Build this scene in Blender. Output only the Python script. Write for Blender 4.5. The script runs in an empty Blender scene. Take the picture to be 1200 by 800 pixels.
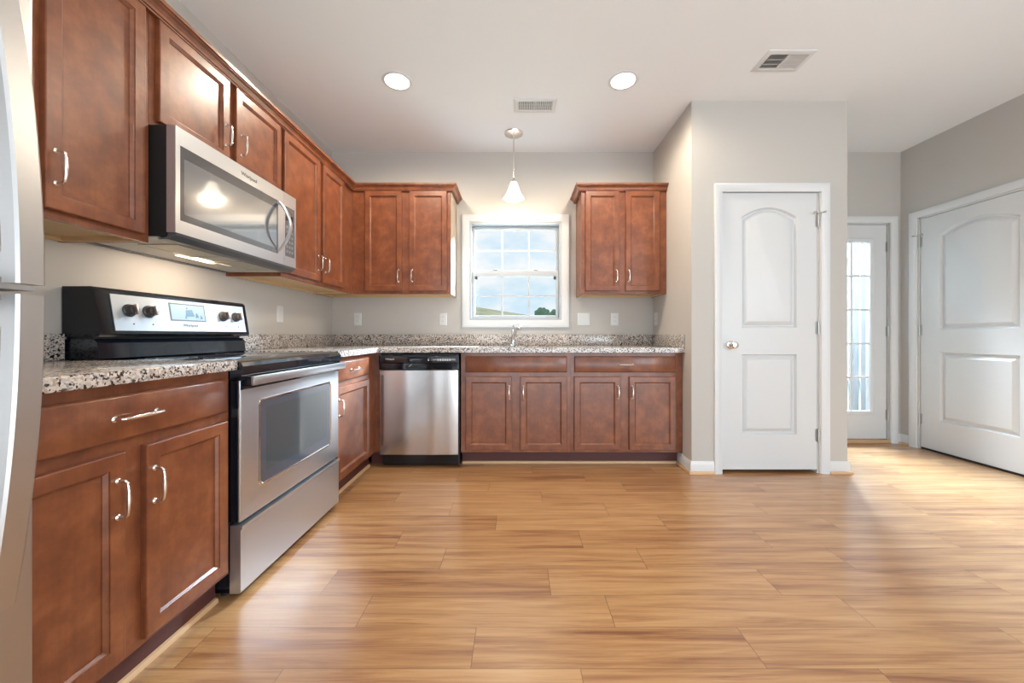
import bpy, bmesh, math, random
from mathutils import Vector, Matrix
PI = math.pi
random.seed(7)
S = bpy.context.scene
C = S.collection

# ------------------------------------------------------------------ camera
cam_d = bpy.data.cameras.new('camera')
cam = bpy.data.objects.new('camera', cam_d); C.objects.link(cam)
cam.location = (0, 0, 1.016)
cam.rotation_euler = (PI/2, 0, 0)
cam_d.sensor_width = 36.0
cam_d.lens = 442.57*36/1200
cam_d.shift_x = -5.54/1200
cam_d.shift_y = -7.37/1200
cam_d.clip_start = 0.02
S.camera = cam

# ------------------------------------------------------------------ view
S.view_settings.view_transform = 'Standard'
S.view_settings.look = 'None'
S.view_settings.exposure = -0.10
S.view_settings.gamma = 1.0
S.view_settings.use_curve_mapping = False

# ------------------------------------------------------------------ world: pale sky with soft clouds
W = bpy.data.worlds.new('sky'); S.world = W; W.use_nodes = True
nt = W.node_tree; nt.nodes.clear()
def wn(t): return nt.nodes.new(t)
tc = wn('ShaderNodeTexCoord'); mp = wn('ShaderNodeMapping'); nz = wn('ShaderNodeTexNoise'); rp = wn('ShaderNodeValToRGB')
bg = wn('ShaderNodeBackground'); wo = wn('ShaderNodeOutputWorld')
mp.inputs['Scale'].default_value = (1, 1, 2.2)
nz.inputs['Scale'].default_value = 5.5; nz.inputs['Detail'].default_value = 6; nz.inputs['Roughness'].default_value = .55
rp.color_ramp.elements[0].position = .36; rp.color_ramp.elements[0].color = (.68, .85, .97, 1)
rp.color_ramp.elements[1].position = .54; rp.color_ramp.elements[1].color = (.97, .98, 1.0, 1)
nt.links.new(tc.outputs['Generated'], mp.inputs['Vector']); nt.links.new(mp.outputs[0], nz.inputs['Vector'])
nt.links.new(nz.outputs['Fac'], rp.inputs[0]); nt.links.new(rp.outputs[0], bg.inputs[0]); nt.links.new(bg.outputs[0], wo.inputs[0])
bg.inputs['Strength'].default_value = 1.1

# ------------------------------------------------------------------ daylight at the glass door, and added fill lights
def area(name, loc, target, sx, sy, power, col):
    d = bpy.data.lights.new(name, 'AREA'); d.shape = 'RECTANGLE'; d.size = sx; d.size_y = sy
    d.energy = power; d.color = col
    o = bpy.data.objects.new(name, d); C.objects.link(o); o.location = loc
    o.rotation_euler = (Vector(target)-Vector(loc)).to_track_quat('-Z', 'Y').to_euler()
    return o
area('added_fill_rear', (1.2, -3.9, 1.5), (1.0, 2.0, 2.6), 3.6, 2.0, 8, (.85, .93, 1.0))  # unseen fill added at the rear wall to even out the brightness
area('added_fill_bounce', (.9, -2.3, .10), (.5, -.1, 2.9), 4.2, 2.6, 200, (.74, .885, 1.0))  # added fill just above the floor, stands in for bounced daylight
area('added_fill_left', (-1.6, -2.4, 1.5), (3.6, 2.0, 1.4), 1.8, 1.7, 48, (.66, .85, 1.0))  # unseen fill added behind the camera, lifts the right-hand door
area('added_fill_right', (3.55, -1.6, 1.4), (-1.5, 1.0, 1.2), 1.9, 1.7, 85, (.80, .91, 1.0))  # unseen fill added to light the range and left cabinet run
area('daylight_glass_door', (3.3, 6.5, 4.3), (2.0, 2.0, 0.0), 3.0, 2.0, 7500, (.66, .83, 1.0))
for lx_, ly_ in ((-.811, .5), (.720, .5), (-.811, -1.5), (.720, -1.5)):   # fill spots added behind the camera for brightness, no fixtures
    ld_ = bpy.data.lights.new('added_fill_spot', 'SPOT'); ld_.energy = 22; ld_.color = (1.0, .92, .80); ld_.spot_size = math.radians(155); ld_.spot_blend = .8; ld_.shadow_soft_size = .09
    lo_ = bpy.data.objects.new('added_fill_spot', ld_); C.objects.link(lo_); lo_.location = (lx_, ly_, 2.71)

# ------------------------------------------------------------------ materials
M = {}
def mat(name, col, rough=.5, metal=0., coat=0., emit=None, estr=0., spec=None):
    m = bpy.data.materials.new(name); m.use_nodes = True
    b = m.node_tree.nodes['Principled BSDF']
    b.inputs['Base Color'].default_value = (*col, 1); b.inputs['Roughness'].default_value = rough
    b.inputs['Metallic'].default_value = metal; b.inputs['Coat Weight'].default_value = coat
    b.inputs['Coat Roughness'].default_value = .12
    if spec is not None: b.inputs['Specular IOR Level'].default_value = spec
    if emit: b.inputs['Emission Color'].default_value = (*emit, 1); b.inputs['Emission Strength'].default_value = estr
    M[name] = m
    return m
def N(m, t, **kw):
    n = m.node_tree.nodes.new(t)
    for k, v in kw.items():
        if k in n.inputs: n.inputs[k].default_value = v
        else: setattr(n, k, v)
    return n
def L(m, a, b): m.node_tree.links.new(a, b)
def BS(m): return m.node_tree.nodes['Principled BSDF']
def ramp(m, stops, interp='LINEAR'):
    n = m.node_tree.nodes.new('ShaderNodeValToRGB'); cr = n.color_ramp; cr.interpolation = interp
    while len(cr.elements) < len(stops): cr.elements.new(.5)
    for e, (p, c) in zip(cr.elements, stops): e.position = p; e.color = (*c, 1)
    return n
def noise_tint(m, scale, stops, vec_scale=(1, 1, 1), detail=5, rough=.6, bump=0., coord='Object'):
    t = N(m, 'ShaderNodeTexCoord'); p = N(m, 'ShaderNodeMapping', Scale=vec_scale)
    n = N(m, 'ShaderNodeTexNoise', Scale=scale, Detail=detail, Roughness=rough); r = ramp(m, stops)
    L(m, t.outputs[coord], p.inputs[0]); L(m, p.outputs[0], n.inputs['Vector']); L(m, n.outputs['Fac'], r.inputs[0])
    L(m, r.outputs[0], BS(m).inputs['Base Color'])
    if bump:
        b = N(m, 'ShaderNodeBump', Strength=bump, Distance=.01); L(m, n.outputs['Fac'], b.inputs['Height']); L(m, b.outputs[0], BS(m).inputs['Normal'])
    return m

mat('wall_paint', (.53, .497, .455), .85)
noise_tint(M['wall_paint'], 220, [(.3, (.525, .492, .450)), (.7, (.54, .507, .465))], bump=.03)
mat('ceiling_paint', (.86, .875, .885), .9)
mat('trim_paint', (.69, .69, .685), .36)
mat('door_paint', (.66, .66, .655), .34)
mat('outlet_plastic', (.70, .69, .665), .35)
mat('vinyl', (.47, .49, .51), .35)

# cherry stained maple
w = mat('cherry', (.22, .07, .03), .36, coat=.30)
tcn = N(w, 'ShaderNodeTexCoord')
oi = N(w, 'ShaderNodeObjectInfo')
addv = N(w, 'ShaderNodeVectorMath', operation='ADD')
mulr = N(w, 'ShaderNodeMath', operation='MULTIPLY'); mulr.inputs[1].default_value = 17.0
L(w, oi.outputs['Random'], mulr.inputs[0]); L(w, tcn.outputs['Object'], addv.inputs[0]); L(w, mulr.outputs[0], addv.inputs[1])
n1 = N(w, 'ShaderNodeTexNoise', Scale=11.0, Detail=5.0, Roughness=.62)
mp2 = N(w, 'ShaderNodeMapping', Scale=(60, 60, 2.5)); n2 = N(w, 'ShaderNodeTexNoise', Scale=2.0, Detail=3.0)
L(w, addv.outputs[0], n1.inputs['Vector']); L(w, addv.outputs[0], mp2.inputs[0]); L(w, mp2.outputs[0], n2.inputs['Vector'])
r1 = ramp(w, [(.28, (.140, .039, .016)), (.50, (.205, .061, .023)), (.72, (.295, .098, .037))])
L(w, n1.outputs['Fac'], r1.inputs[0])
r2 = ramp(w, [(.35, (.93, .93, .93)), (.65, (1.03, 1.03, 1.03))]); L(w, n2.outputs['Fac'], r2.inputs[0])
mx = N(w, 'ShaderNodeMix', data_type='RGBA', blend_type='MULTIPLY'); mx.inputs[0].default_value = 1.0
L(w, r1.outputs[0], mx.inputs[6]); L(w, r2.outputs[0], mx.inputs[7]); L(w, mx.outputs[2], BS(w).inputs['Base Color'])
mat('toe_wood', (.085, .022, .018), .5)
mat('birch', (.62, .42, .22), .6)
mat('side_laminate', (.36, .29, .225), .8)
mat('shoe_oak', (.60, .38, .21), .45)

# granite
g = mat('granite', (.5, .45, .4), .16, coat=.15)
tcn = N(g, 'ShaderNodeTexCoord')
nd = N(g, 'ShaderNodeTexNoise', Scale=90.0, Detail=3.0)
mxv = N(g, 'ShaderNodeMix', data_type='VECTOR'); mxv.inputs[0].default_value = .010
L(g, tcn.outputs['Object'], nd.inputs['Vector']); L(g, tcn.outputs['Object'], mxv.inputs[4]); L(g, nd.outputs['Color'], mxv.inputs[5])
def chips(scale, stops):
    v_ = N(g, 'ShaderNodeTexVoronoi', Scale=scale); L(g, mxv.outputs[1], v_.inputs['Vector'])
    sp_ = N(g, 'ShaderNodeSeparateColor'); L(g, v_.outputs['Color'], sp_.inputs[0])
    r_ = ramp(g, stops, 'CONSTANT'); L(g, sp_.outputs[0], r_.inputs[0]); return r_.outputs[0]
light = chips(150.0, [(0, (.52, .47, .43)), (.22, (.64, .56, .49)), (.45, (.46, .36, .28)), (.58, (.70, .63, .57)), (.82, (.36, .34, .34))])
dark = chips(175.0, [(0, (.055, .050, .052)), (.17, (.20, .18, .18)), (.27, (1, 1, 1))])
gm = N(g, 'ShaderNodeMix', data_type='RGBA', blend_type='MULTIPLY'); gm.inputs[0].default_value = 1.0
L(g, light, gm.inputs[6]); L(g, dark, gm.inputs[7]); L(g, gm.outputs[2], BS(g).inputs['Base Color'])

# stainless, brushed
def steel(name, col, rough, vs):
    m = mat(name, col, rough, metal=1.0)
    t = N(m, 'ShaderNodeTexCoord'); p = N(m, 'ShaderNodeMapping', Scale=vs); n = N(m, 'ShaderNodeTexNoise', Scale=4.0, Detail=4.0)
    L(m, t.outputs['Object'], p.inputs[0]); L(m, p.outputs[0], n.inputs['Vector'])
    r = N(m, 'ShaderNodeMapRange'); r.inputs[3].default_value = rough-.05; r.inputs[4].default_value = rough+.07
    L(m, n.outputs['Fac'], r.inputs[0]); L(m, r.outputs[0], BS(m).inputs['Roughness'])
    b = N(m, 'ShaderNodeBump', Strength=.04, Distance=.004); L(m, n.outputs['Fac'], b.inputs['Height']); L(m, b.outputs[0], BS(m).inputs['Normal'])
    return m
steel('stainless', (.62, .64, .67), .30, (1.5, 1.5, 220)); BS(M['stainless']).inputs['Metallic'].default_value = .9
steel('stainless_vertical', (.62, .585, .565), .22, (28, 28, .35))
steel('fridge_steel', (.56, .55, .545), .40, (1.5, 1.5, 200))
mat('fridge_grey', (.33, .33, .33), .5)
steel('panel_steel', (.46, .50, .54), .5, (1.5, 1.5, 220)); BS(M['panel_steel']).inputs['Metallic'].default_value = .35
mat('nickel', (.76, .72, .67), .24, metal=1.0)
mat('chrome', (.82, .82, .82), .1, metal=1.0)
mat('hinge_metal', (.50, .49, .47), .35, metal=1.0)
mat('black_gloss', (.006, .008, .012), .06, coat=.15, spec=.4)
mat('black_glass', (.010, .012, .016), .035, coat=.6)
mat('black_matte', (.012, .012, .013), .5)
mat('dark_grey', (.075, .078, .085), .35)
mat('oven_glass', (.07, .075, .09), .06, coat=.6)
mat('oven_inner', (.06, .068, .07), .05, coat=.5)
mat('microwave_glass', (.36, .36, .365), .06, metal=.75, coat=.8)
mat('microwave_border', (.17, .165, .165), .10, metal=.6, coat=.5)
mat('panel_grey', (.12, .125, .135), .25, coat=.3)
mat('key_print', (.20, .21, .23), .5)
mat('display_glass', (.33, .46, .55), .12, coat=.5)
mat('display_ink', (.035, .12, .19), .3)
mat('letter_dark', (.05, .05, .055), .4)
mat('letter_light', (.72, .76, .80), .4)
mat('knob_dark', (.055, .047, .044), .32)
mat('knob_metal', (.52, .47, .43), .3, metal=1.0)
mat('under_grey', (.55, .52, .46), .45)
mat('filter_metal', (.50, .45, .36), .4, metal=.6)
mat('lamp_lens', (1, .9, .7), .4, emit=(1.0, .83, .56), estr=5.0)
mat('lens_white', (1, 1, 1), .4, emit=(1.0, .965, .91), estr=14.0)
mat('shade_glass', (.95, .92, .86), .35, emit=(1.0, .90, .74), estr=1.5)
mat('vent_dark', (.16, .16, .155), .7)
mat('fence_wood', (.7, .7, .69), .8)
noise_tint(M['fence_wood'], 3.0, [(.30, (.22, .24, .26)), (.42, (.42, .44, .46)), (.7, (.52, .54, .56))], (5, 5, .7), detail=6)
mat('hill_grass', (.3, .33, .12), .95)
noise_tint(M['hill_grass'], .22, [(.35, (.34, .40, .20)), (.55, (.56, .55, .36)), (.75, (.68, .63, .46))], detail=8)
mat('leaf_green', (.10, .22, .15), .9)
noise_tint(M['leaf_green'], 1.2, [(.3, (.05, .14, .10)), (.7, (.17, .30, .19))])
mat('bark', (.12, .09, .06), .9)
mat('patio', (.12, .12, .115), .9)
gl = bpy.data.materials.new('clear_glass'); gl.use_nodes = True; M['clear_glass'] = gl
gl.node_tree.nodes.clear()
go = N(gl, 'ShaderNodeOutputMaterial'); gt = N(gl, 'ShaderNodeBsdfTransparent'); gg = N(gl, 'ShaderNodeBsdfGlossy', Roughness=.02)
gx = N(gl, 'ShaderNodeMixShader'); gx.inputs[0].default_value = .012
gt.inputs[0].default_value = (.96, .98, .985, 1)
L(gl, gt.outputs[0], gx.inputs[1]); L(gl, gg.outputs[0], gx.inputs[2]); L(gl, gx.outputs[0], go.inputs[0])

# laminate floor: planks .163 wide and .90 long running left to right
f = mat('laminate', (.5, .28, .1), .30, coat=.55); BS(f).inputs['Coat Roughness'].default_value = .24
t = N(f, 'ShaderNodeTexCoord'); sx = N(f, 'ShaderNodeSeparateXYZ'); L(f, t.outputs['Object'], sx.inputs[0])
def fm(op, a, b=None):
    n = N(f, 'ShaderNodeMath', operation=op)
    for i, v in enumerate((a, b)):
        if v is None: continue
        if isinstance(v, (int, float)): n.inputs[i].default_value = v
        else: L(f, v, n.inputs[i])
    return n.outputs[0]
v = fm('DIVIDE', fm('ADD', sx.outputs[1], 20.039), .163)
row = fm('FLOOR', v); fv = fm('FRACT', v)
wnz = N(f, 'ShaderNodeTexWhiteNoise', noise_dimensions='1D'); L(f, row, wnz.inputs['W'])
u = fm('ADD', fm('ADD', fm('DIVIDE', sx.outputs[0], .905), 40.0), fm('ADD', fm('MULTIPLY', row, .37), fm('MULTIPLY', wnz.outputs['Value'], .22)))
cell = fm('FLOOR', u); fu = fm('FRACT', u)
comb = N(f, 'ShaderNodeCombineXYZ'); L(f, cell, comb.inputs[0]); L(f, row, comb.inputs[1])
pw = N(f, 'ShaderNodeTexWhiteNoise', noise_dimensions='2D'); L(f, comb.outputs[0], pw.inputs['Vector'])
# grain
off = fm('MULTIPLY', pw.outputs['Value'], 31.0)
gv = N(f, 'ShaderNodeCombineXYZ'); L(f, fm('ADD', fm('MULTIPLY', sx.outputs[0], 1.6), off), gv.inputs[0]); L(f, fm('MULTIPLY', sx.outputs[1], 26.0), gv.inputs[1]); L(f, off, gv.inputs[2])
gn = N(f, 'ShaderNodeTexNoise', Scale=1.0, Detail=6.0, Roughness=.62, Distortion=.6); L(f, gv.outputs[0], gn.inputs['Vector'])
gv2 = N(f, 'ShaderNodeCombineXYZ'); L(f, fm('ADD', fm('MULTIPLY', sx.outputs[0], 5.0), off), gv2.inputs[0]); L(f, fm('MULTIPLY', sx.outputs[1], 160.0), gv2.inputs[1])
gn2 = N(f, 'ShaderNodeTexNoise', Scale=1.0, Detail=3.0); L(f, gv2.outputs[0], gn2.inputs['Vector'])
tone = fm('ADD', fm('ADD', fm('MULTIPLY', fm('SUBTRACT', gn.outputs['Fac'], .18), 1.1), fm('MULTIPLY', fm('SUBTRACT', gn2.outputs['Fac'], .25), .34)), fm('MULTIPLY', pw.outputs['Value'], .14))
fr = ramp(f, [(.24, (.225, .088, .038)), (.42, (.36, .176, .073)), (.58, (.462, .254, .110)), (.78, (.548, .328, .158))])
L(f, tone, fr.inputs[0])
def edge(x, wd): return fm('LESS_THAN', fm('MINIMUM', x, fm('SUBTRACT', 1.0, x)), wd)
seam = fm('MAXIMUM', edge(fv, .0075), edge(fu, .0016))
mxs = N(f, 'ShaderNodeMix', data_type='RGBA'); L(f, fm('MULTIPLY', seam, .55), mxs.inputs[0]); L(f, fr.outputs[0], mxs.inputs[6]); mxs.inputs[7].default_value = (.10, .04, .018, 1)
L(f, mxs.outputs[2], BS(f).inputs['Base Color'])
bp = N(f, 'ShaderNodeBump', Strength=.10, Distance=.002); L(f, fm('SUBTRACT', fm('MULTIPLY', gn2.outputs['Fac'], .4), seam), bp.inputs['Height']); L(f, bp.outputs[0], BS(f).inputs['Normal'])

# ------------------------------------------------------------------ mesh helpers
class MB:
    def __init__(s): s.bm = bmesh.new()
    def box(s, x0, x1, y0, y1, z0, z1, bev=0., seg=2):
        x0, x1 = sorted((x0, x1)); y0, y1 = sorted((y0, y1)); z0, z1 = sorted((z0, z1))
        vs = [s.bm.verts.new((x, y, z)) for x in (x0, x1) for y in (y0, y1) for z in (z0, z1)]
        fs = [s.bm.faces.new([vs[i] for i in q]) for q in ((0, 1, 3, 2), (4, 6, 7, 5), (0, 4, 5, 1), (2, 3, 7, 6), (0, 2, 6, 4), (1, 5, 7, 3))]
        if bev:
            es = list({e for fc in fs for e in fc.edges})
            bmesh.ops.bevel(s.bm, geom=es, offset=bev, segments=seg, profile=.5, affect='EDGES')
        return s
    def loft(s, loops, cap0=True, cap1=True, close=False):
        R = [[s.bm.verts.new(p) for p in lp] for lp in loops]
        n = len(R[0]); rr = R+[R[0]] if close else R
        for a, b in zip(rr, rr[1:]):
            for i in range(n):
                j = (i+1) % n; s.bm.faces.new((a[i], a[j], b[j], b[i]))
        if not close:
            if cap0: s.bm.faces.new(R[0][::-1])
            if cap1: s.bm.faces.new(R[-1])
        return s
    def grid(s, rows, closed_profile=True):        # rows: one per path point, each a profile loop; ends capped
        return s.loft(rows, True, True)
    def tube(s, pts, r, seg=10):
        pts = [Vector(p) for p in pts]; rs = r if isinstance(r, (list, tuple)) else [r]*len(pts)
        loops = []; up = None
        for i, p in enumerate(pts):
            d = ((pts[i+1] if i+1 < len(pts) else p)-(pts[i-1] if i else p)).normalized()
            if up is None:
                up = Vector((0, 0, 1)) if abs(d.z) < .9 else Vector((1, 0, 0))
            a = d.cross(up).normalized(); up = a.cross(d).normalized()
            loops.append([p+rs[i]*(math.cos(2*PI*k/seg)*a+math.sin(2*PI*k/seg)*up) for k in range(seg)])
        return s.loft(loops)
    def lathe(s, prof, c=(0, 0, 0), axis='z', seg=24):
        c = Vector(c); loops = []
        for r, h in prof:
            lp = []
            for k in range(seg):
                a = 2*PI*k/seg; x, y = max(r, 1e-5)*math.cos(a), max(r, 1e-5)*math.sin(a)
                lp.append(c+{'z': Vector((x, y, h)), 'y': Vector((x, h, y)), 'x': Vector((h, x, y))}[axis])
            loops.append(lp)
        return s.loft(loops)
    def prism(s, poly, axis, a0, a1):              # polygon in the two other axes, extruded along axis
        def P(p, a): return {'x': (a, p[0], p[1]), 'y': (p[0], a, p[1]), 'z': (p[0], p[1], a)}[axis]
        return s.loft([[P(p, a0) for p in poly], [P(p, a1) for p in poly]])
    def rings(s, x0, x1, z0, z1, prof):            # concentric rectangles (inset, y), capped at both ends
        return s.loft([[(x0+i, y, z0+i), (x1-i, y, z0+i), (x1-i, y, z1-i), (x0+i, y, z1-i)] for i, y in prof])
    def sweep(s, path, prof):                      # path in plan, profile (outward, z); outward = right of travel
        P = [Vector(p) for p in path]; loops = []
        for i, p in enumerate(P):
            ns = []
            if i: d = (P[i]-P[i-1]).normalized(); ns.append(Vector((d.y, -d.x)))
            if i+1 < len(P): d = (P[i+1]-P[i]).normalized(); ns.append(Vector((d.y, -d.x)))
            n = ns[0] if len(ns) == 1 else (ns[0]+ns[1])/(1+ns[0].dot(ns[1]))
            loops.append([(p.x+n.x*o, p.y+n.y*o, z) for o, z in prof])
        return s.loft(loops)
    def build(s, name, m, parent=None, smooth=35, loc=None):
        bmesh.ops.recalc_face_normals(s.bm, faces=s.bm.faces)
        me = bpy.data.meshes.new(name); s.bm.to_mesh(me); s.bm.free()
        me.materials.append(M[m])
        if smooth:
            me.shade_smooth(); me.set_sharp_from_angle(angle=math.radians(smooth))
        o = bpy.data.objects.new(name, me); C.objects.link(o)
        if parent: o.parent = parent
        if loc: o.location = loc
        return o
def tag(o, label=None, cat=None, group=None, kind=None):
    for k, val in (('label', label), ('category', cat), ('group', group), ('kind', kind)):
        if val: o[k] = val
    return o
def thing(name, loc, label, cat, rz=0, group=None, kind=None):
    o = bpy.data.objects.new(name, None); C.objects.link(o); o.empty_display_size = .1
    o.location = loc; o.rotation_euler = (0, 0, rz)
    return tag(o, label, cat, group, kind)
def copy_tree(o, parent=None):
    c = o.copy(); C.objects.link(c)
    if parent: c.parent = parent
    for ch in list(o.children): copy_tree(ch, c)
    return c
def text(name, body, size, m, parent, mtx, extrude=.0004):
    cu = bpy.data.curves.new(name, 'FONT'); cu.body = body; cu.size = size; cu.extrude = extrude; cu.align_x = 'CENTER'; cu.align_y = 'CENTER'
    tmp = bpy.data.objects.new('tmp', cu); C.objects.link(tmp)
    dg = bpy.context.evaluated_depsgraph_get(); me = bpy.data.meshes.new_from_object(tmp.evaluated_get(dg))
    bpy.data.objects.remove(tmp); bpy.data.curves.remove(cu)
    me.transform(mtx); me.materials.clear(); me.materials.append(M[m]); me.name = name
    o = bpy.data.objects.new(name, me); C.objects.link(o); o.parent = parent
    return o
FRONT = Matrix.Rotation(PI/2, 4, 'X')              # text lying in the xz plane, read from -y

# ------------------------------------------------------------------ the room
XL, XR, YB, YR, HC = -1.741, 3.617, 3.558, -4.5, 2.739
PX0, PX1, PY = 1.286, 2.431, 2.778                  # pantry closet corners
T = .13
def struct(o, label, cat): return tag(o, label, cat, kind='structure')
struct(MB().box(XL-T, XR+T, YR-T, YB+T, -.06, 0).build('floor', 'laminate', smooth=0), 'honey oak laminate plank floor running through kitchen and entry', 'floor')
struct(MB().box(XL-T, XR+T, YR-T, YB+T, HC, HC+.1).build('ceiling', 'ceiling_paint', smooth=0), 'flat white painted ceiling over the kitchen', 'ceiling')
b = MB()
b.box(XL-T, XL, YR-T, -3.35, 0, HC).box(XL-T, XL, -1.45, YB+T, 0, HC).box(XL-T, XL, -3.35, -1.45, 0, .6).box(XL-T, XL, -3.35, -1.45, 2.4, HC)
struct(b.build('wall_left', 'wall_paint', smooth=0), 'greige wall behind the range and the left cabinets', 'wall')
WX0, WX1, WZ0, WZ1 = -.447, .424, 1.153, 2.083      # kitchen window opening
DX0, DX1, DZ = 2.665, 3.513, 2.075                  # exterior door opening
b = MB()
b.box(XL, WX0, YB, YB+T, 0, HC).box(WX0, WX1, YB, YB+T, 0, WZ0).box(WX0, WX1, YB, YB+T, WZ1, HC)
b.box(WX1, DX0, YB, YB+T, 0, HC).box(DX0, DX1, YB, YB+T, DZ, HC).box(DX1, XR, YB, YB+T, 0, HC)
struct(b.build('wall_back', 'wall_paint', smooth=0), 'greige back wall with the sink window in it', 'wall')
RY0, RY1, RZ = 2.555, 3.402, 2.078                  # right-hand door opening
b = MB()
b.box(XR, XR+T, YR-T, -2.6, 0, HC).box(XR, XR+T, -.6, RY0, 0, HC).box(XR, XR+T, -2.6, -.6, 0, .5).box(XR, XR+T, -2.6, -.6, 2.3, HC).box(XR, XR+T, RY0, RY1, RZ, HC).box(XR, XR+T, RY1, YB+T, 0, HC)
struct(b.build('wall_right', 'wall_paint', smooth=0), 'grey entry wall at the right around the wide white door', 'wall')
PD0, PD1, PDZ = 1.500, 2.224, 2.076                 # pantry door opening
b = MB()
b.box(PX0, PD0, PY, PY+.11, 0, HC).box(PD1, PX1, PY, PY+.11, 0, HC).box(PD0, PD1, PY, PY+.11, PDZ, HC)
b.box(PX0, PX0+.11, PY+.11, YB, 0, HC).box(PX1-.11, PX1, PY+.11, YB, 0, HC)
struct(b.build('wall_pantry', 'wall_paint', smooth=0), 'greige box of walls around the pantry closet', 'wall')
b = MB()
b.box(XL, -.6, YR-T, YR, 0, HC).box(3.0, XR, YR-T, YR, 0, HC).box(-.6, 3.0, YR-T, YR, 2.45, HC).box(-.6, 3.0, YR-T, YR, 0, .5)
struct(b.build('wall_rear', 'wall_paint', smooth=0), 'greige wall behind the camera with a wide window opening', 'wall')

base_prof = [(0, 0), (.013, 0), (.013, .068), (.009, .078), (.005, .09), (0, .09)]
shoe_prof = [(.0131, .0005), (.026, .0005), (.026, .009), (.022, .017), (.0131, .019)]
def baseboard(name, path, label, shoe=True):
    o = struct(MB().sweep(path, base_prof).build(name, 'trim_paint'), label, 'baseboard')
    if shoe: tag(MB().sweep(path, shoe_prof).build('shoe_moulding', 'shoe_oak', o), 'oak-coloured shoe moulding')
baseboard('baseboard_pantry', [(PX0, 3.0), (PX0, PY), (1.449, PY)], 'white baseboard wrapping the pantry corner beside the cabinets')
baseboard('baseboard_hall', [(2.293, PY), (PX1, PY), (PX1, YB)], 'white baseboard wrapping the pantry corner on the entry side')
baseboard('baseboard_entry', [(3.578, YB), (XR, YB), (XR, 3.47)], 'short white baseboard in the corner between the two entry doors')
baseboard('baseboard_right', [(XR, 2.488), (XR, YR)], 'white baseboard along the right wall past the door')

# casings: U round a door, closed frame round the window; local front is -y
case_prof = [(0, 0), (0, -.018), (.006, -.020), (.022, -.017), (.034, -.017), (.044, -.012), (.058, -.010), (.060, 0)]
def casing(name, loc, rz, x0, x1, z1, label):
    rows = []
    for px, pz, ix, iz in ((x0, 0, 1, 0), (x0, z1, 1, -1), (x1, z1, -1, -1), (x1, 0, -1, 0)):
        rows.append([(px+ix*i, y, pz+iz*i) for i, y in case_prof])
    o = MB().loft(rows).build(name, 'trim_paint'); o.location = loc; o.rotation_euler = (0, 0, rz)
    return struct(o, label, 'door casing')
casing('trim_1', (0, PY, 0), 0, 1.450, 2.292, 2.128, 'white casing around the pantry door')
casing('trim_2', (0, YB, 0), 0, 2.601, 3.577, 2.130, 'white casing around the exterior glass door')
casing('trim_3', (XR, 0, 0), -PI/2, -3.469, -2.489, 2.130, 'white casing around the wide arched-panel door at the right')
x0, x1, z0, z1 = -.512, .489, 1.090, 2.148
prof = [(i*1.12, y) for i, y in case_prof]
rows = [[(x0+i, y, z0+i) for i, y in prof], [(x1-i, y, z0+i) for i, y in prof], [(x1-i, y, z1-i) for i, y in prof], [(x0+i, y, z1-i) for i, y in prof]]
o = MB().loft(rows, close=True).build('trim_4', 'trim_paint'); o.location = (0, YB, 0)
struct(o, 'white picture-frame casing around the sink window', 'window casing')

# ------------------------------------------------------------------ interior doors
def arch_loop(x0, x1, z0, zc, za, i, y, n=14):
    x0 += i; x1 -= i; z0 += i; zc -= i; za -= i
    pts = [(x0, y, z0), (x1, y, z0)]
    for k in range(n+1):
        t_ = k/n; x = x1+(x0-x1)*t_; pts.append((x, y, zc+(za-zc)*(1-(2*t_-1)**2)))
    return pts
panel_prof = [(.0, 0), (.002, .007), (.009, .018), (.018, .019), (.021, .016), (.046, .0015)]
def panel_slab(w_, h_, inset, th=.035):
    m = MB(); bm = m.bm
    loops = [arch_loop(inset, w_-inset, 1.047, 1.862, 1.932, 0, 0), arch_loop(inset, w_-inset, .257, .849, .849, 0, 0)]
    specs = [(1.047, 1.862, 1.932), (.257, .849, .849)]
    edges = []
    outer = [bm.verts.new(p) for p in ((0, 0, 0), (w_, 0, 0), (w_, 0, h_), (0, 0, h_))]
    edges += [bm.edges.new((outer[i], outer[(i+1) % 4])) for i in range(4)]
    for sp_ in specs:
        rings_ = [[bm.verts.new(p) for p in arch_loop(inset, w_-inset, *sp_, i, y)] for i, y in panel_prof]
        n = len(rings_[0])
        edges += [bm.edges.new((rings_[0][i], rings_[0][(i+1) % n])) for i in range(n)]
        for a, b_ in zip(rings_, rings_[1:]):
            for i in range(n): bm.faces.new((a[i], a[(i+1) % n], b_[(i+1) % n], b_[i]))
        bm.faces.new(rings_[-1])
    bmesh.ops.triangle_fill(bm, use_beauty=True, use_dissolve=False, edges=edges, normal=(0, -1, 0))
    back = [bm.verts.new((v_.co.x, th, v_.co.z)) for v_ in outer]
    for i in range(4): bm.faces.new((outer[i], outer[(i+1) % 4], back[(i+1) % 4], back[i]))
    bm.faces.new(back)
    return m
def hinge(parent, x, z):
    m = MB().box(x-.017, x+.017, -.003, .002, z-.044, z+.044)
    m.lathe([(0, z-.05), (.0065, z-.048), (.0065, z+.048), (0, z+.05)], (x, -.009, 0), seg=12)
    m.build('hinge', 'hinge_metal', parent)
def pin_stop(parent, x, z, s=1):
    m = MB().tube([(x, -.010, z-.05), (x, -.010, z+.012)], .006, 10)
    m.tube([(x-s*.045, -.034, z), (x-s*.02, -.018, z), (x, -.012, z), (x+s*.016, -.018, z+.004), (x+s*.03, -.03, z+.006)], .0042, 8)
    m.lathe([(0, -.046), (.008, -.044), (.008, -.034), (0, -.032)], (x-s*.047, 0, z), 'y', 12)
    m.lathe([(0, -.040), (.007, -.039), (.007, -.030), (0, -.028)], (x+s*.031, 0, z+.006), 'y', 12)
    m.build('door_stop', 'hinge_metal', parent)
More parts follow.
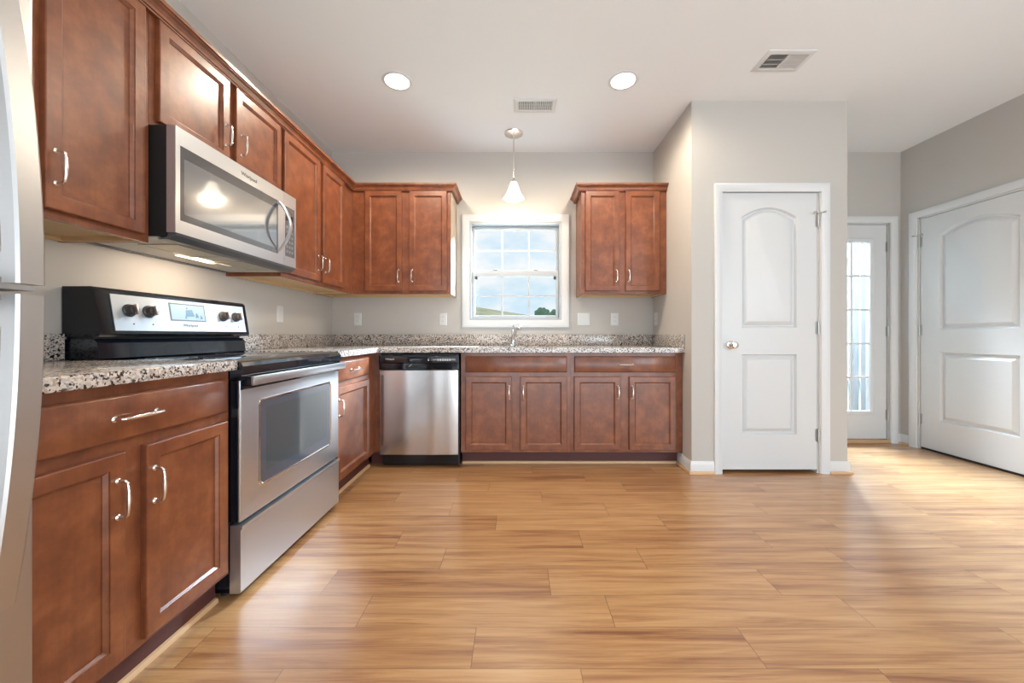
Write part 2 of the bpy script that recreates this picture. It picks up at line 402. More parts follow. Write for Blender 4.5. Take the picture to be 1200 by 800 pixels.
def knob(parent, x, z, s=-1):
    m = MB().lathe([(0, 0), (.032, 0), (.032, -.004), (.026, -.009), (.012, -.012), (.011, -.030), (.020, -.036), (.0275, -.047), (.0275, -.056), (.020, -.066), (.008, -.069), (0, -.069)], (x, 0, z), 'y', 28)
    m.build('door_knob', 'nickel', parent)
    MB().box(0.0005, .004, -.0015, .004, z-.028, z+.028).build('latch_plate', 'hinge_metal', parent)
# pantry door
d = thing('door_1', (1.510, PY+.008, .026), 'white two-panel arched pantry door with round nickel knob', 'door', kind='structure')
panel_slab(.704, 2.038, .148).build('slab', 'door_paint', d, smooth=25)
for z in (1.834, 1.044, .254): hinge(d, .709, z)
pin_stop(d, .709, 1.885); knob(d, .069, .918)
jl = MB().box(-.010, -.0035, .001, .10, -.026, 2.05).box(.7075, .714, .001, .10, -.026, 2.05).box(-.010, .714, .001, .10, 2.043, 2.05)
jl.build('jamb', 'trim_paint', d)
# wide door at the right
d = thing('door_2', (XR+.008, 3.388, .020), 'wide white arched two-panel door in the right wall of the entry', 'door', -PI/2, kind='structure')
panel_slab(.818, 2.034, .150).build('slab', 'door_paint', d, smooth=25)
for z in (1.83, 1.04, .25): hinge(d, -.004, z)
pin_stop(d, -.004, 1.885, -1)
MB().box(-.014, -.0075, .001, .10, -.02, 2.058).box(.8255, .832, .001, .10, -.02, 2.058).box(-.014, .832, .001, .10, 2.0385, 2.058).box(-.0072, .012, .037, .095, -.0195, 2.038).box(.806, .8252, .037, .095, -.0195, 2.038).box(.0121, .8059, .037, .095, 2.022, 2.0383).build('jamb', 'trim_paint', d)
MB().box(0, .818, .004, .034, -.0195, -.003).build('bottom_sweep', 'black_matte', d)
# exterior glass door
d = thing('door_3', (2.68, YB+.012, .04), 'white exterior door with a tall grid of small glass panes', 'door', kind='structure')
gx0, gx1, gz0, gz1 = .153, .660, .257, 1.857
m = MB().box(0, gx0, 0, .044, 0, 2.018).box(gx1, .813, 0, .044, 0, 2.018).box(gx0, gx1, 0, .044, 0, gz0).box(gx0, gx1, 0, .044, gz1, 2.018)
m.build('slab', 'door_paint', d, smooth=0)
fo = [(0, 0), (0, -.010), (.006, -.013), (.020, -.010), (.032, -.002), (.034, .010), (.034, .02), (0, .02)]
e_ = .030
rows = [[(gx0-e_+i, y, gz0-e_+i) for i, y in fo], [(gx1+e_-i, y, gz0-e_+i) for i, y in fo], [(gx1+e_-i, y, gz1+e_-i) for i, y in fo], [(gx0-e_+i, y, gz1+e_-i) for i, y in fo]]
MB().loft(rows, close=True).build('lite_frame', 'door_paint', d)
MB().box(gx0, gx1, .018, .024, gz0, gz1).build('pane', 'clear_glass', d, smooth=0)
m = MB()
for k in (1, 2): xx = gx0+(gx1-gx0)*k/3; m.box(xx-.009, xx+.009, .008, .017, gz0, gz1)
for k in range(1, 5): zz = gz0+(gz1-gz0)*k/5; m.box(gx0, gx1, .0085, .0165, zz-.009, zz+.009)
m.build('muntins', 'trim_paint', d, smooth=0)
for z in (1.81, 1.013, .225): hinge(d, .8215, z)
MB().box(-.014, -.002, .001, .11, -.04, 2.03).box(.828, .8325, .001, .11, -.04, 2.03).box(-.014, .8325, .001, .11, 2.0225, 2.034).box(-.0018, .012, .0455, .105, -.008, 2.022).box(.801, .8278, .0455, .105, -.008, 2.022).box(.0121, .8009, .0455, .105, 2.006, 2.0222).build('jamb', 'trim_paint', d)
tag(MB().box(-.012, .83, -.03, .11, -.0395, -.008, .004).build('threshold', 'shoe_oak', d), 'wooden threshold')

# ------------------------------------------------------------------ sink window
wd = thing('window_1', (-.0115, YB+.03, WZ0), 'white double-hung kitchen window with six-over-six panes above the sink', 'window', kind='structure')
hw, H = .4355, WZ1-WZ0
m = MB().box(-hw, -hw+.022, -.03, .10, 0, H).box(hw-.022, hw, -.03, .10, 0, H).box(-hw+.022, hw-.022, -.03, .10, H-.022, H).box(-hw+.022, hw-.022, -.03, .10, 0, .022)
m.build('frame', 'vinyl', wd, smooth=0)
def sash(name, y, z0, z1, top, bot):
    a, bq = -hw+.0225, hw-.0225
    st = .028
    g0, g1, h0, h1 = a+st, bq-st, z0+bot, z1-top
    fr_ = [(0, 0), (0, -.016), (st-.008, -.016), (st, -.008), (st, 0)]
    m_ = MB().box(a, a+st, y-.016, y+.012, z0, z1, .003).box(bq-st, bq, y-.016, y+.012, z0, z1, .003).box(a+st-.002, bq-st+.002, y-.015, y+.012, z0, h0, .003).box(a+st-.002, bq-st+.002, y-.015, y+.012, h1, z1, .003)
    s_ = m_.build(name, 'vinyl', wd)
    mm = MB()
    for k in (1, 2): xx = g0+(g1-g0)*k/3; mm.box(xx-.008, xx+.008, y-.009, y-.002, h0-.002, h1+.002)
    zz = (h0+h1)/2; mm.box(g0-.002, g1+.002, y-.0085, y-.0025, zz-.008, zz+.008)
    mm.build('muntins', 'vinyl', s_, smooth=0)
    MB().box(g0-.001, g1+.001, y-.001, y+.003, h0-.001, h1+.001).build('pane', 'clear_glass', s_, smooth=0)
    return s_, g0, g1
su, g0, g1 = sash('upper_sash', .055, 1.595-WZ0, H-.0225, .035, .038)
sl, g0, g1 = sash('lower_sash', .022, .0225, 1.635-WZ0, .060, .030)
for k in (.25, .75):
    xx = g0+(g1-g0)*k
    MB().lathe([(0, 0), (.022, 0), (.022, .006), (.012, .010), (0, .010)], (xx, .018, 1.636-WZ0), seg=16).box(xx-.026, xx+.008, .008, .016, 1.642-WZ0, 1.648-WZ0, .002).build('sash_lock', 'vinyl', sl)
for xx in (g0+.012, g1-.012):
    tag(MB().rings(xx-.011, xx+.011, 1.545-WZ0, 1.575-WZ0, [(0, .008), (0, -.004), (.004, -.006), (.004, .002)]).build('tilt_latch', 'dark_grey', sl), 'dark tilt latch')

# ------------------------------------------------------------------ outdoors
b = MB()
gx = [-70+i*5 for i in range(29)]; gy = [4.6+i*4.0 for i in range(26)]
vg = {}
for i, x in enumerate(gx):
    for j, y in enumerate(gy):
        t_ = max(0, min(1, (y-15)/45)); side = 5.95-(x+6.5)*.19+.22*math.sin(x*.5)+.12*math.sin(x*1.3+y*.3)
        vg[i, j] = b.bm.verts.new((x, y, -.3+t_*t_*(3-2*t_)*max(1.0, side)))
for i in range(len(gx)-1):
    for j in range(len(gy)-1): b.bm.faces.new((vg[i, j], vg[i+1, j], vg[i+1, j+1], vg[i, j+1]))
struct(b.build('ground_hill', 'hill_grass', smooth=60), 'dry grassy hillside rising outside the sink window', 'hill')
struct(MB().box(XL-1, XR+2.5, YB+T, 5.2, -.3, -.06).build('ground_patio', 'patio', smooth=0), 'concrete step outside the glass door', 'ground')
def blob(m, c, r, n=2, amp=.16):
    q = bmesh.ops.create_icosphere(m.bm, subdivisions=4, radius=1)
    for v_ in q['verts']:
        p = v_.co.copy(); k = 1+amp*(math.sin(p.x*5.1+c[0])*math.sin(p.y*4.7+c[1])+math.sin(p.z*6.3+c[2]*2)*.6+.5*math.sin(p.x*13+p.z*11)*math.sin(p.y*12))
        v_.co = Vector(c)+Vector((p.x*r[0], p.y*r[1], p.z*r[2]))*k
def tree(x, y, z, w_, h_, label):
    t_ = thing('tree', (x, y, z), label, 'tree', group='trees on the hill')
    MB().tube([(0, 0, 0), (.05, 0, h_*.3), (0, .05, h_*.6)], [.16, .13, .08]).build('trunk', 'bark', t_)
    m_ = MB(); blob(m_, (0, 0, h_*.62), (w_*.5, w_*.5, h_*.40)); blob(m_, (-w_*.2, .1, h_*.45), (w_*.36, w_*.36, h_*.28)); blob(m_, (w_*.22, -.1, h_*.42), (w_*.34, w_*.34, h_*.28))
    m_.build('crown', 'leaf_green', t_)
tree(3.35, 50.0, 1.2, 1.9, 3.4, 'taller green tree seen through the lower right pane of the sink window')
tree(4.55, 44.0, 1.0, 1.6, 2.9, 'lower green tree at the far right edge of the sink window view')
fb = MB(); x = 1.9; k = 0
while x < 5.2:
    wdt = .128+.012*math.sin(k*2.3); fb.box(x, x+wdt, 4.62+.004*(k % 2), 4.642+.004*(k % 2), -.06, 2.17, .002, 1); x += wdt+.016; k += 1
fb.box(1.9, 5.3, 4.65, 4.69, .4, .49).box(1.9, 5.3, 4.65, 4.69, 1.9, 1.99)
tag(fb.build('board_fence', 'fence_wood', smooth=0), 'pale weathered board fence seen through the panes of the exterior door', 'fence')

# ------------------------------------------------------------------ cabinets (local: x along the front, -y faces out, frame front at y = 0)
DOOR = [(0, -.0008), (0, -.0145), (.0012, -.0178), (.004, -.019), (.041, -.019), (.0415, -.0160), (.0435, -.0157), (.0510, -.0085), (.0515, -.0055)]
SLAB = [(0, -.0008), (0, -.013), (.003, -.0165), (.007, -.019)]
def pull(parent, x, z, length=.098, vertical=True, y=-.019):
    h = length/2
    pts = [(0, -h), (.012, -h), (.022, -h+.001), (.027, -h+.006), (.029, -h+.016), (.030, -h+.026), (.030, -.012), (.030, 0), (.030, .012), (.030, h-.026), (.029, h-.016), (.027, h-.006), (.022, h-.001), (.012, h), (0, h)]
    rs = [.0055, .0040, .0042, .0045, .0042, .0052, .0060, .0068, .0060, .0052, .0042, .0045, .0042, .0040, .0055]
    P_ = [(x, y-o, z+a) if vertical else (x+a, y-o, z) for o, a in pts]
    m_ = MB().tube(P_, rs, 10)
    for s_ in (-h, h):
        c_ = (x, y, z+s_) if vertical else (x+s_, y, z)
        m_.lathe([(0, .0), (.0085, .0), (.0085, -.003), (.005, -.006), (0, -.006)], c_, 'y', 14)
    tag(m_.build('handle', 'nickel', parent), 'satin nickel bow handle')
def cab_door(root, x0, x1, z0, z1, hx, hz):
    d_ = MB().rings(x0, x1, z0, z1, DOOR).build('door', 'cherry', root, smooth=12)
    pull(d_, hx, hz)
def cab_drawer(root, x0, x1, z0, z1, handle=True, name='drawer'):
    d_ = MB().rings(x0, x1, z0, z1, SLAB).build(name, 'cherry', root)
    if handle: pull(d_, (x0+x1)/2, (z0+z1)/2, .118, False)
def frame(root, w_, z0, z1, stiles, rails):
    m_ = MB()
    for a, c_ in stiles: m_.box(a, c_, 0, .019, z0, z1)
    for (a, c_), (p, q) in rails: m_.box(a, c_, .0003, .0187, p, q)
    return m_.build('face_frame', 'cherry', root, smooth=0)
DZ0, DZ1, WZa, WZb, FB, FT = .131, .696, .729, .852, .110, .882
def base_cabinet(name, loc, rz, w_, depth, label, doors, drawers, toe=.05, ends=()):
    r_ = thing(name, loc, label, 'cabinet', rz, 'cherry base cabinets under the granite counter')
    MB().box(0, .016, .02, depth, FB, FT).box(w_-.016, w_, .02, depth, FB, FT).box(.016, w_-.016, .02, depth, FB, FB+.016).box(.016, w_-.016, depth-.012, depth, FB+.016, FT).build('carcass', 'cherry', r_, smooth=0)
    xs = sorted([(a, c_) for a, c_, *_ in doors])
    st = [(0, xs[0][0]+.012), (xs[-1][1]-.012, w_)]
    for p, q in zip(xs, xs[1:]): st.append((p[1]-.012, q[0]+.012))
    a, c_ = xs[0][0]+.012, xs[-1][1]-.012
    frame(r_, w_, FB, FT, st, [((a, c_), (FB, DZ0+.012)), ((a, c_), (DZ1-.012, WZa+.012)), ((a, c_), (WZb-.012, FT))])
    for a, c_, hx in doors: cab_door(r_, a, c_, DZ0, DZ1, hx, .573)
    for a, c_, hd in drawers: cab_drawer(r_, a, c_, WZa, WZb, hd, 'drawer' if hd else 'false_front')
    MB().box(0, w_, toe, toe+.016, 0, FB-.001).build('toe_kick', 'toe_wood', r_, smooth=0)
    tag(MB().prism([(toe-.0005, .0005), (toe-.013, .0005), (toe-.013, .009), (toe-.009, .017), (toe-.0005, .019)], 'x', 0, w_).build('shoe_moulding', 'shoe_oak', r_), 'pale oak shoe moulding')
    return r_
XF = -1.097                                        # frame front of the left run
YF = 2.925                                         # frame front of the back run
ROT = PI/2
y0 = .697
base_cabinet('base_cabinet', (XF, y0, 0), ROT, 1.436-y0, .64, 'cherry base cabinet between refrigerator and range, one wide drawer over two doors',
             [(.726-y0, 1.043-y0, 1.020-y0), (1.1006-y0, 1.4136-y0, 1.124-y0)], [(.726-y0, 1.4136-y0, True)])
y0 = 2.243
r_ = base_cabinet('base_cabinet', (XF, y0, 0), ROT, YF-.001-y0, .64, 'narrow cherry corner base cabinet between range and dishwasher, one drawer over one door',
             [(2.268-y0, 2.762-y0, 2.292-y0)], [(2.268-y0, 2.762-y0, True)])
# corner filler facing the room, beside the dishwasher (local x runs to +Y, local -y to +X)
MB().box(YF-y0, YF-y0+.019, -.041, .018, FB, FT).build('corner_filler', 'cherry', r_, smooth=0)
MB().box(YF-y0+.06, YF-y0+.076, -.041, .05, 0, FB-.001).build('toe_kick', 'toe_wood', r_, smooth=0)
def back_base(x0, x1, label, doors, drawers):
    return base_cabinet('base_cabinet', (x0, YF, 0), 0, x1-x0, .63, label, [(a-x0, c_-x0, h_-x0) for a, c_, h_ in doors], [(a-x0, c_-x0, hd) for a, c_, hd in drawers], toe=.075)
back_base(-.431, .4165, 'cherry sink base cabinet right of the dishwasher, two doors under a plain false drawer front',
          [(-.394, -.038, -.058), (.0276, .3874, .050)], [(-.394, .387, False)])
r_ = back_base(.4175, 1.2835, 'cherry base cabinet beside the pantry wall, two doors under one drawer with a handle',
          [(.443, .801, .780), (.867, 1.2265, .888)], [(.446, 1.2265, True)])

UZ0, UZ1, UD0, UD1 = 1.369, 2.285, 1.395, 2.248
def upper_cabinet(loc, rz, w_, depth, label, doors, z0=UZ0, d0=UD0, hz=None, side=None, fx0=0.):
    r_ = thing('upper_cabinet', loc, label, 'cabinet', rz, 'cherry wall cabinets')
    m_ = MB().box(.002, .016, .0195, depth-.002, z0, UZ1).box(w_-.016, w_-.002, .0195, depth-.002, z0, UZ1).box(.016, w_-.016, .0195, depth-.002, UZ1-.016, UZ1).box(.016, w_-.016, depth-.012, depth-.002, z0+.03, UZ1-.016)
    m_.build('carcass', 'cherry', r_, smooth=0)
    m_ = MB().box(.0165, w_-.0165, .0195, depth-.0125, z0+.018, z0+.03).box(.0165, w_-.0165, depth-.03, depth-.0125, z0+.001, z0+.018).box(.0165, .03, .0195, depth-.031, z0+.001, z0+.018).box(w_-.03, w_-.0165, .0195, depth-.031, z0+.001, z0+.018)
    tag(m_.build('underside', 'birch', r_, smooth=0), 'pale birch underside')
    xs = sorted([(a, c_) for a, c_, *_ in doors])
    st = [(fx0, xs[0][0]+.012), (xs[-1][1]-.012, w_)]
    for p, q in zip(xs, xs[1:]): st.append((p[1]-.012, q[0]+.012))
    a, c_ = xs[0][0]+.012, xs[-1][1]-.012
    frame(r_, w_, z0, UZ1, st, [((a, c_), (z0, d0+.012)), ((a, c_), (UD1-.012, UZ1))])
    for a, c_, hx in doors: cab_door(r_, a, c_, d0, UD1, hx, hz if hz else d0+.128)
    if side:
        xx = (w_-.0018, w_+.003) if side > 0 else (-.003, .0018)
        tag(MB().box(*xx, .004, depth-.002, z0+.0005, UZ1).build('side_panel', 'side_laminate' , r_, smooth=0), 'pale end panel')
    return r_
XU, YU = -1.410, 3.243
y0 = .697
upper_cabinet((XU, y0, 0), ROT, 1.4455-y0, .330, 'tall cherry wall cabinet nearest the refrigerator', [(.724-y0, 1.058-y0, 1.033-y0), (1.1145-y0, 1.4188-y0, 1.140-y0)])
y0 = 1.4465
upper_cabinet((XU, y0, 0), ROT, 2.2545-y0, .330, 'short cherry wall cabinet above the microwave', [(1.4718-y0, 1.8337-y0, 1.806-y0), (1.8756-y0, 2.2331-y0, 1.906-y0)], z0=1.826, d0=1.850, hz=1.972)
y0 = 2.2555
upper_cabinet((XU, y0, 0), ROT, YU-.001-y0, .330, 'cherry wall cabinet right of the microwave, running into the corner', [(2.2634-y0+.004, 2.676-y0, 2.651-y0), (2.722-y0, 3.053-y0, 2.748-y0)])
x0 = XL+.003
upper_cabinet((x0, YU, 0), 0, -.568-x0, .315, 'cherry wall cabinet left of the sink window', [(-1.2986-x0, -.984-x0, -1.010-x0), (-.918-x0, -.597-x0, -.893-x0)], side=1, fx0=XU-x0+.0005)
x0 = .556
upper_cabinet((x0, YU, 0), 0, 1.284-x0, .315, 'cherry wall cabinet right of the sink window', [(.588-x0, .878-x0, .853-x0), (.932-x0, 1.221-x0, .957-x0)])
crown = [(.0008, 2.2495), (.0195, 2.2495), (.0205, 2.254), (.0175, 2.2555), (.0175, 2.258), (.023, 2.260), (.026, 2.269), (.034, 2.279), (.045, 2.285), (.045, 2.289), (.052, 2.291), (.053, 2.305), (.0008, 2.305)]
tag(MB().sweep([(XU, .697), (XU, YU), (-.564, YU), (-.564, YB-.002)], crown).build('crown_moulding', 'cherry', smooth=20), 'dark cherry crown moulding along the left wall cabinets and round the corner', 'moulding')
tag(MB().sweep([(.555, YB-.002), (.555, YU), (1.284, YU)], crown).build('crown_moulding', 'cherry', smooth=20), 'short cherry crown moulding on the wall cabinet right of the window', 'moulding')

# ------------------------------------------------------------------ countertops
CB, CT, ST = .8835, .921, 1.022
ct = thing('countertop', (XL, .70, CB), 'short speckled granite countertop between the refrigerator and the range', 'countertop')
MB().box(.002, .68, -.003, .738, 0, CT-CB, .004).build('slab', 'granite', ct)
MB().box(.002, .022, -.003, .738, CT-CB+.0005, ST-CB, .003).build('backsplash', 'granite', ct)
ct = thing('countertop', (XL, YB, CB), 'long L-shaped speckled granite countertop under the sink window', 'countertop')
xe = PX0-.002-XL; yf = 2.885-YB; lx = .68
SX0, SX1, SY0, SY1 = 1.40, 2.06, -.52, -.13         # sink cut-out, local
m = MB(); th = CT-CB
m.box(.002, lx, 2.246-YB, yf+.004, 0, th, 0)
m.box(.002, SX0, yf, -.002, 0, th).box(SX1, xe, yf, -.002, 0, th).box(SX0, SX1, yf, SY0, 0, th).box(SX0, SX1, SY1, -.002, 0, th)
m.build('slab', 'granite', ct, smooth=0)
MB().box(.002, .022, 2.246-YB, -.023, th+.0005, ST-CB, .003).build('backsplash', 'granite', ct)
MB().box(.002, xe, -.022, -.002, th+.0005, ST-CB, .003).build('backsplash', 'granite', ct)
MB().box(xe-.020, xe, yf+.002, -.023, th+.0005, ST-CB, .003).build('backsplash', 'granite', ct)

# sink
sk = thing('sink', (XL+(SX0+SX1)/2, YB+(SY0+SY1)/2, CB-.002), 'stainless undermount sink set in the granite below the window', 'sink')
a, c_ = (SX1-SX0)/2, (SY1-SY0)/2
def rr(hx, hy, z, r=.05, n=5):
    pts = []
    for cx_, cy_, s0 in ((hx-r, hy-r, 0), (-hx+r, hy-r, 1), (-hx+r, -hy+r, 2), (hx-r, -hy+r, 3)):
        for k in range(n+1):
            an = (s0+k/n)*PI/2; pts.append((cx_+r*math.cos(an), cy_+r*math.sin(an), z))
    return pts
MB().loft([rr(a+.012, c_+.012, 0), rr(a-.004, c_-.004, 0), rr(a-.008, c_-.008, -.12), rr(a-.03, c_-.03, -.15), rr(.05, .05, -.155), rr(.045, .045, -.158), rr(a-.03, c_-.03, -.154), rr(a-.004, c_-.004, -.125), rr(a-.001, c_-.001, -.004), rr(a+.012, c_+.012, -.003)], close=True).build('bowl', 'stainless', sk)
MB().lathe([(0, -.150), (.043, -.150), (.048, -.154), (.046, -.161), (0, -.161)], (0, 0, 0)).build('drain', 'chrome', sk)

# faucet
fc = thing('faucet', (-.036, 3.474, CT+.0006), 'chrome single-lever pull-out faucet leaning over the sink', 'faucet')
MB().lathe([(0, 0), (.031, 0), (.031, .005), (.024, .012), (.021, .03), (.021, .075), (.017, .085), (0, .086)]).build('base', 'chrome', fc)
MB().tube([(0, 0, .05), (.006, -.02, .085), (.022, -.08, .125), (.040, -.145, .158), (.050, -.185, .170)], [.017, .016, .0145, .0135, .014], 14).build('spout', 'chrome', fc)
MB().tube([(.047, -.172, .166), (.052, -.192, .171), (.056, -.212, .168), (.058, -.232, .153), (.059, -.238, .140)], [.015, .020, .021, .020, .016], 16).build('spray_head', 'chrome', fc)
MB().tube([(0, 0, .07), (-.002, .006, .11), (0, .012, .145), (.004, .004, .172), (.008, -.012, .188)], [.012, .013, .011, .008, .006], 12).build('lever', 'chrome', fc)

# ------------------------------------------------------------------ range (local x along the front, y = 0 at the oven door front)
XRG = -1.055
rg_ = thing('range', (XRG, 1.440, 0), 'stainless and black electric range with backguard controls', 'range', ROT)
RW = .800; RD = -XL+XRG-.004
MB().box(.003, RW-.003, .045, RD-.03, .045, .868).box(.03, RW-.03, .06, RD-.05, .012, .045).build('body', 'black_gloss', rg_, smooth=0)
for px in (.05, RW-.05):
    for py in (.09, RD-.1): MB().lathe([(0, 0), (.018, 0), (.018, .012), (.008, .014), (.008, .044), (0, .044)], (px, py, 0), seg=14).build('foot', 'black_matte', rg_)
MB().prism([(-.012, .868), (.62, .868), (.62, .9175), (.012, .9175), (-.004, .911), (-.012, .897)], 'x', 0, RW).build('cooktop', 'black_glass', rg_, smooth=25)
mm = MB().box(.0, RW, -.006, .04, .845, .8675); mm.build('front_trim', 'black_gloss', rg_, smooth=0)
for (bx, by, br) in ((.2, .17, .105), (.6, .17, .085), (.2, .44, .085), (.6, .44, .105)):
    mm = MB(); n = 40
    for r0 in (br, br*.62):
        mm.loft([[(bx+r_*math.cos(2*PI*k/n), by+r_*math.sin(2*PI*k/n), z_) for k in range(n)] for r_, z_ in ((r0, .9177), (r0, .9182), (r0-.003, .9182), (r0-.003, .9177))], close=True)
    tag(mm.build('burner_ring', 'dark_grey', rg_), 'grey printed burner ring')
# oven door
od = MB().rings(.003, RW-.003, .300, .842, [(0, .010), (0, .004), (.003, .001), (.006, 0)]).build('oven_door', 'stainless', rg_)
MB().box(.004, RW-.004, .0102, .043, .301, .841).build('door_liner', 'black_gloss', od, smooth=0)
MB().box(.0035, RW-.0035, -.0015, .0, .806, .841).build('door_top_band', 'black_gloss', od, smooth=0)
def rrz(x0, x1, z0, z1, i, y, r, n=5):
    x0 += i; x1 -= i; z0 += i; z1 -= i; pts = []
    for cx_, cz_, s0 in ((x1-r, z1-r, 0), (x0+r, z1-r, 1), (x0+r, z0+r, 2), (x1-r, z0+r, 3)):
        for k in range(n+1): an = (s0+k/n)*PI/2; pts.append((cx_+r*math.cos(an), y, cz_+r*math.sin(an)))
    return pts
OW = (.106, .700, .400, .752)
MB().loft([rrz(*OW, -.004, -.0003, .026), rrz(*OW, -.003, -.0035, .026), rrz(*OW, .002, -.0045, .024), rrz(*OW, .007, -.0015, .02), rrz(*OW, .007, -.0003, .02)], close=True).build('window_bezel', 'chrome', od)
ow = MB().loft([rrz(*OW, .0065, -.0003, .02), rrz(*OW, .0065, -.0016, .02)]).build('window', 'oven_glass', od)
IW = (.150, .655, .450, .715)
MB().loft([rrz(*IW, 0, -.0016, .008), rrz(*IW, 0, -.0021, .008)]).build('inner_window', 'oven_inner', ow)
hd = MB().box(.012, RW-.012, -.046, -.032, .822, .858, .004)
hb = tag(hd.build('oven_handle', 'stainless', od), 'flat stainless bar handle')
for xa in (.0125, RW-.034): MB().box(xa, xa+.0215, -.034, -.0018, .820, .857, .002).build('handle_bracket', 'black_gloss', od)
# warming drawer
MB().prism([(.042, .028), (.004, .028), (0, .032), (0, .268), (-.006, .276), (-.006, .286), (.042, .288)], 'x', .003, RW-.003).build('storage_drawer', 'stainless', rg_, smooth=25)
# backguard
BX = RD  # wall side
y_at = lambda z: .530+(1.192-z)/(1.192-1.025)*(-.027)+.028   # sloped face
fy0, fy1 = y_at(1.025), y_at(1.195)
MB().prism([(RD-.004, 1.010), (fy0+.01, 1.010), (fy0, 1.022), (fy1, 1.192), (fy1+.012, 1.203), (RD-.004, 1.203)], 'x', 0, RW).build('backguard', 'black_gloss', rg_, smooth=25)
MB().prism([(RD-.006, .9176), (fy0+.024, .9176), (fy0+.012, .925), (fy0+.020, .985), (fy0+.034, 1.0005), (RD-.006, 1.0005)], 'x', .006, RW-.012).build('rear_riser', 'black_gloss', rg_, smooth=25)
MB().box(.012, RW-.018, fy0+.045, RD-.01, 1.0, 1.0105).build('vent_slot', 'black_matte', rg_, smooth=0)
sl_ = math.atan2(fy1-fy0, .170)
def face(xa, za, lift=0.):                          # point on the sloped backguard face
    t_ = (za-1.022)/.170; return Vector((xa, fy0+(fy1-fy0)*t_-lift*math.cos(sl_), za+lift*math.sin(sl_)))
def face_plate(x0, x1, za, zb, l0, l1, sk_=0.):
    lo = [face(x0+sk_, za, l0), face(x1, za, l0), face(x1-sk_*.3, zb, l0), face(x0, zb, l0)]
    hi = [face(x0+sk_, za, l1), face(x1, za, l1), face(x1-sk_*.3, zb, l1), face(x0, zb, l1)]
    return MB().loft([lo, hi])
cp = face_plate(.052, .772, 1.034, 1.180, .0005, .004).build('control_panel', 'panel_steel', rg_)
dp = face_plate(.305, .490, 1.088, 1.160, .0041, .0055).build('display', 'display_glass', cp)
face_plate(.298, .497, 1.082, 1.166, .0036, .0045).build('display_bezel', 'dark_grey', cp)
m = MB()
for (a, c_, p, q) in ((.38, .43, 1.104, 1.14), (.385, .40, 1.14, 1.152), (.435, .455, 1.10, 1.125), (.462, .478, 1.095, 1.115), (.375, .387, 1.094, 1.108)):
    m.loft([[face(a, p, .0056), face(c_, p+.003, .0056), face(c_-.01, q, .0056), face(a+.004, q-.004, .0056)], [face(a, p, .006), face(c_, p+.003, .006), face(c_-.01, q, .006), face(a+.004, q-.004, .006)]])
m.build('display_print', 'display_ink', dp)
rotf = Matrix.Rotation(-sl_, 4, 'X')
for kx, kz in ((.115, 1.117), (.198, 1.117), (.612, 1.117), (.704, 1.117)):
    ko = bpy.data.objects.new('knob', None)
    m = MB().lathe([(0, 0), (.0265, 0), (.0265, -.005), (.0225, -.009), (.021, -.024), (.019, -.027), (0, -.027)], (0, 0, 0), 'y', 24)
    k_ = m.build('knob', 'knob_dark', cp); k_.location = face(kx, kz, .0042); k_.rotation_euler = (-sl_*-1 if False else -sl_, 0, 0)
    MB().box(-.0055, .0055, -.040, -.0265, -.021, .021, .003).build('grip', 'knob_metal', k_)
    bpy.data.objects.remove(ko)
    dd = MB().lathe([(0, 0), (.0035, 0), (.0035, -.0008), (0, -.0008)], face(kx+.012, 1.062, .0042), 'y', 10)
    dd.build('dial_mark', 'letter_dark', cp)
text('brand_lettering', 'Whirlpool', .020, 'letter_dark', cp, Matrix.Translation(face(.40, 1.062, .0044)) @ Matrix.Rotation(-sl_, 4, 'X') @ FRONT)

# ------------------------------------------------------------------ over-the-range microwave
MWX = -1.310
mw = thing('microwave', (MWX, 1.450, 1.386), 'stainless over-the-range microwave hung below the short wall cabinet', 'microwave', ROT)
MWW = .790; MD = -XL+MWX-.003
MB().box(.001, MWW-.001, .0355, MD, .012, .438).build('body', 'black_matte', mw, smooth=0)
# door
dw = .6735
WI = (.020, .6245, .077, .369)
m = MB()
fr_ = [(0, .035), (0, .003), (.003, 0)]
m.box(0, WI[0], 0, .035, .026, .437, 0).box(WI[1], dw, 0, .035, .026, .437).box(WI[0], WI[1], 0, .035, .026, WI[2]).box(WI[0], WI[1], 0, .035, WI[3], .437)
md = m.build('door', 'stainless', mw, smooth=0)
gw = MB().loft([rrz(*WI, -.002, .012, .012), rrz(*WI, -.002, .0012, .012)]).build('window', 'microwave_border', md)
iw = (WI[0]+.018, WI[1]-.012, WI[2]+.028, WI[3]-.045)
MB().loft([rrz(*iw, 0, .0012, .006), rrz(*iw, 0, .0007, .006)]).build('inner_window', 'microwave_glass', gw)
hy = .628
pts = []; rs = []
for k in range(17):
    t_ = k/16; z_ = .362-(.362-.098)*t_; pts.append((hy, -.004-.062*math.sin(PI*t_)**.85, z_))
m = MB()
lp = []
for k, p in enumerate(pts):
    a_ = Vector(pts[min(k+1, 16)])-Vector(pts[max(k-1, 0)]); a_.normalize(); nrm = Vector((0, -a_.z, a_.y)).normalized()
    if nrm.y > 0: nrm = -nrm
    p = Vector(p); lp.append([p+Vector((-.011, 0, 0))-nrm*.004, p+Vector((.011, 0, 0))-nrm*.004, p+Vector((.012, 0, 0))+nrm*.003, p+Vector((.006, 0, 0))+nrm*.006, p+Vector((-.006, 0, 0))+nrm*.006, p+Vector((-.012, 0, 0))+nrm*.003])
m.loft(lp).box(hy-.010, hy+.010, -.006, .0008, .350, .368, .002).box(hy-.010, hy+.010, -.006, .0008, .092, .110, .002)
tag(m.build('door_handle', 'stainless', md), 'bowed stainless handle')
text('brand_lettering', 'Whirlpool', .026, 'letter_dark', md, Matrix.Translation((.40, -.0004, .402)) @ FRONT)
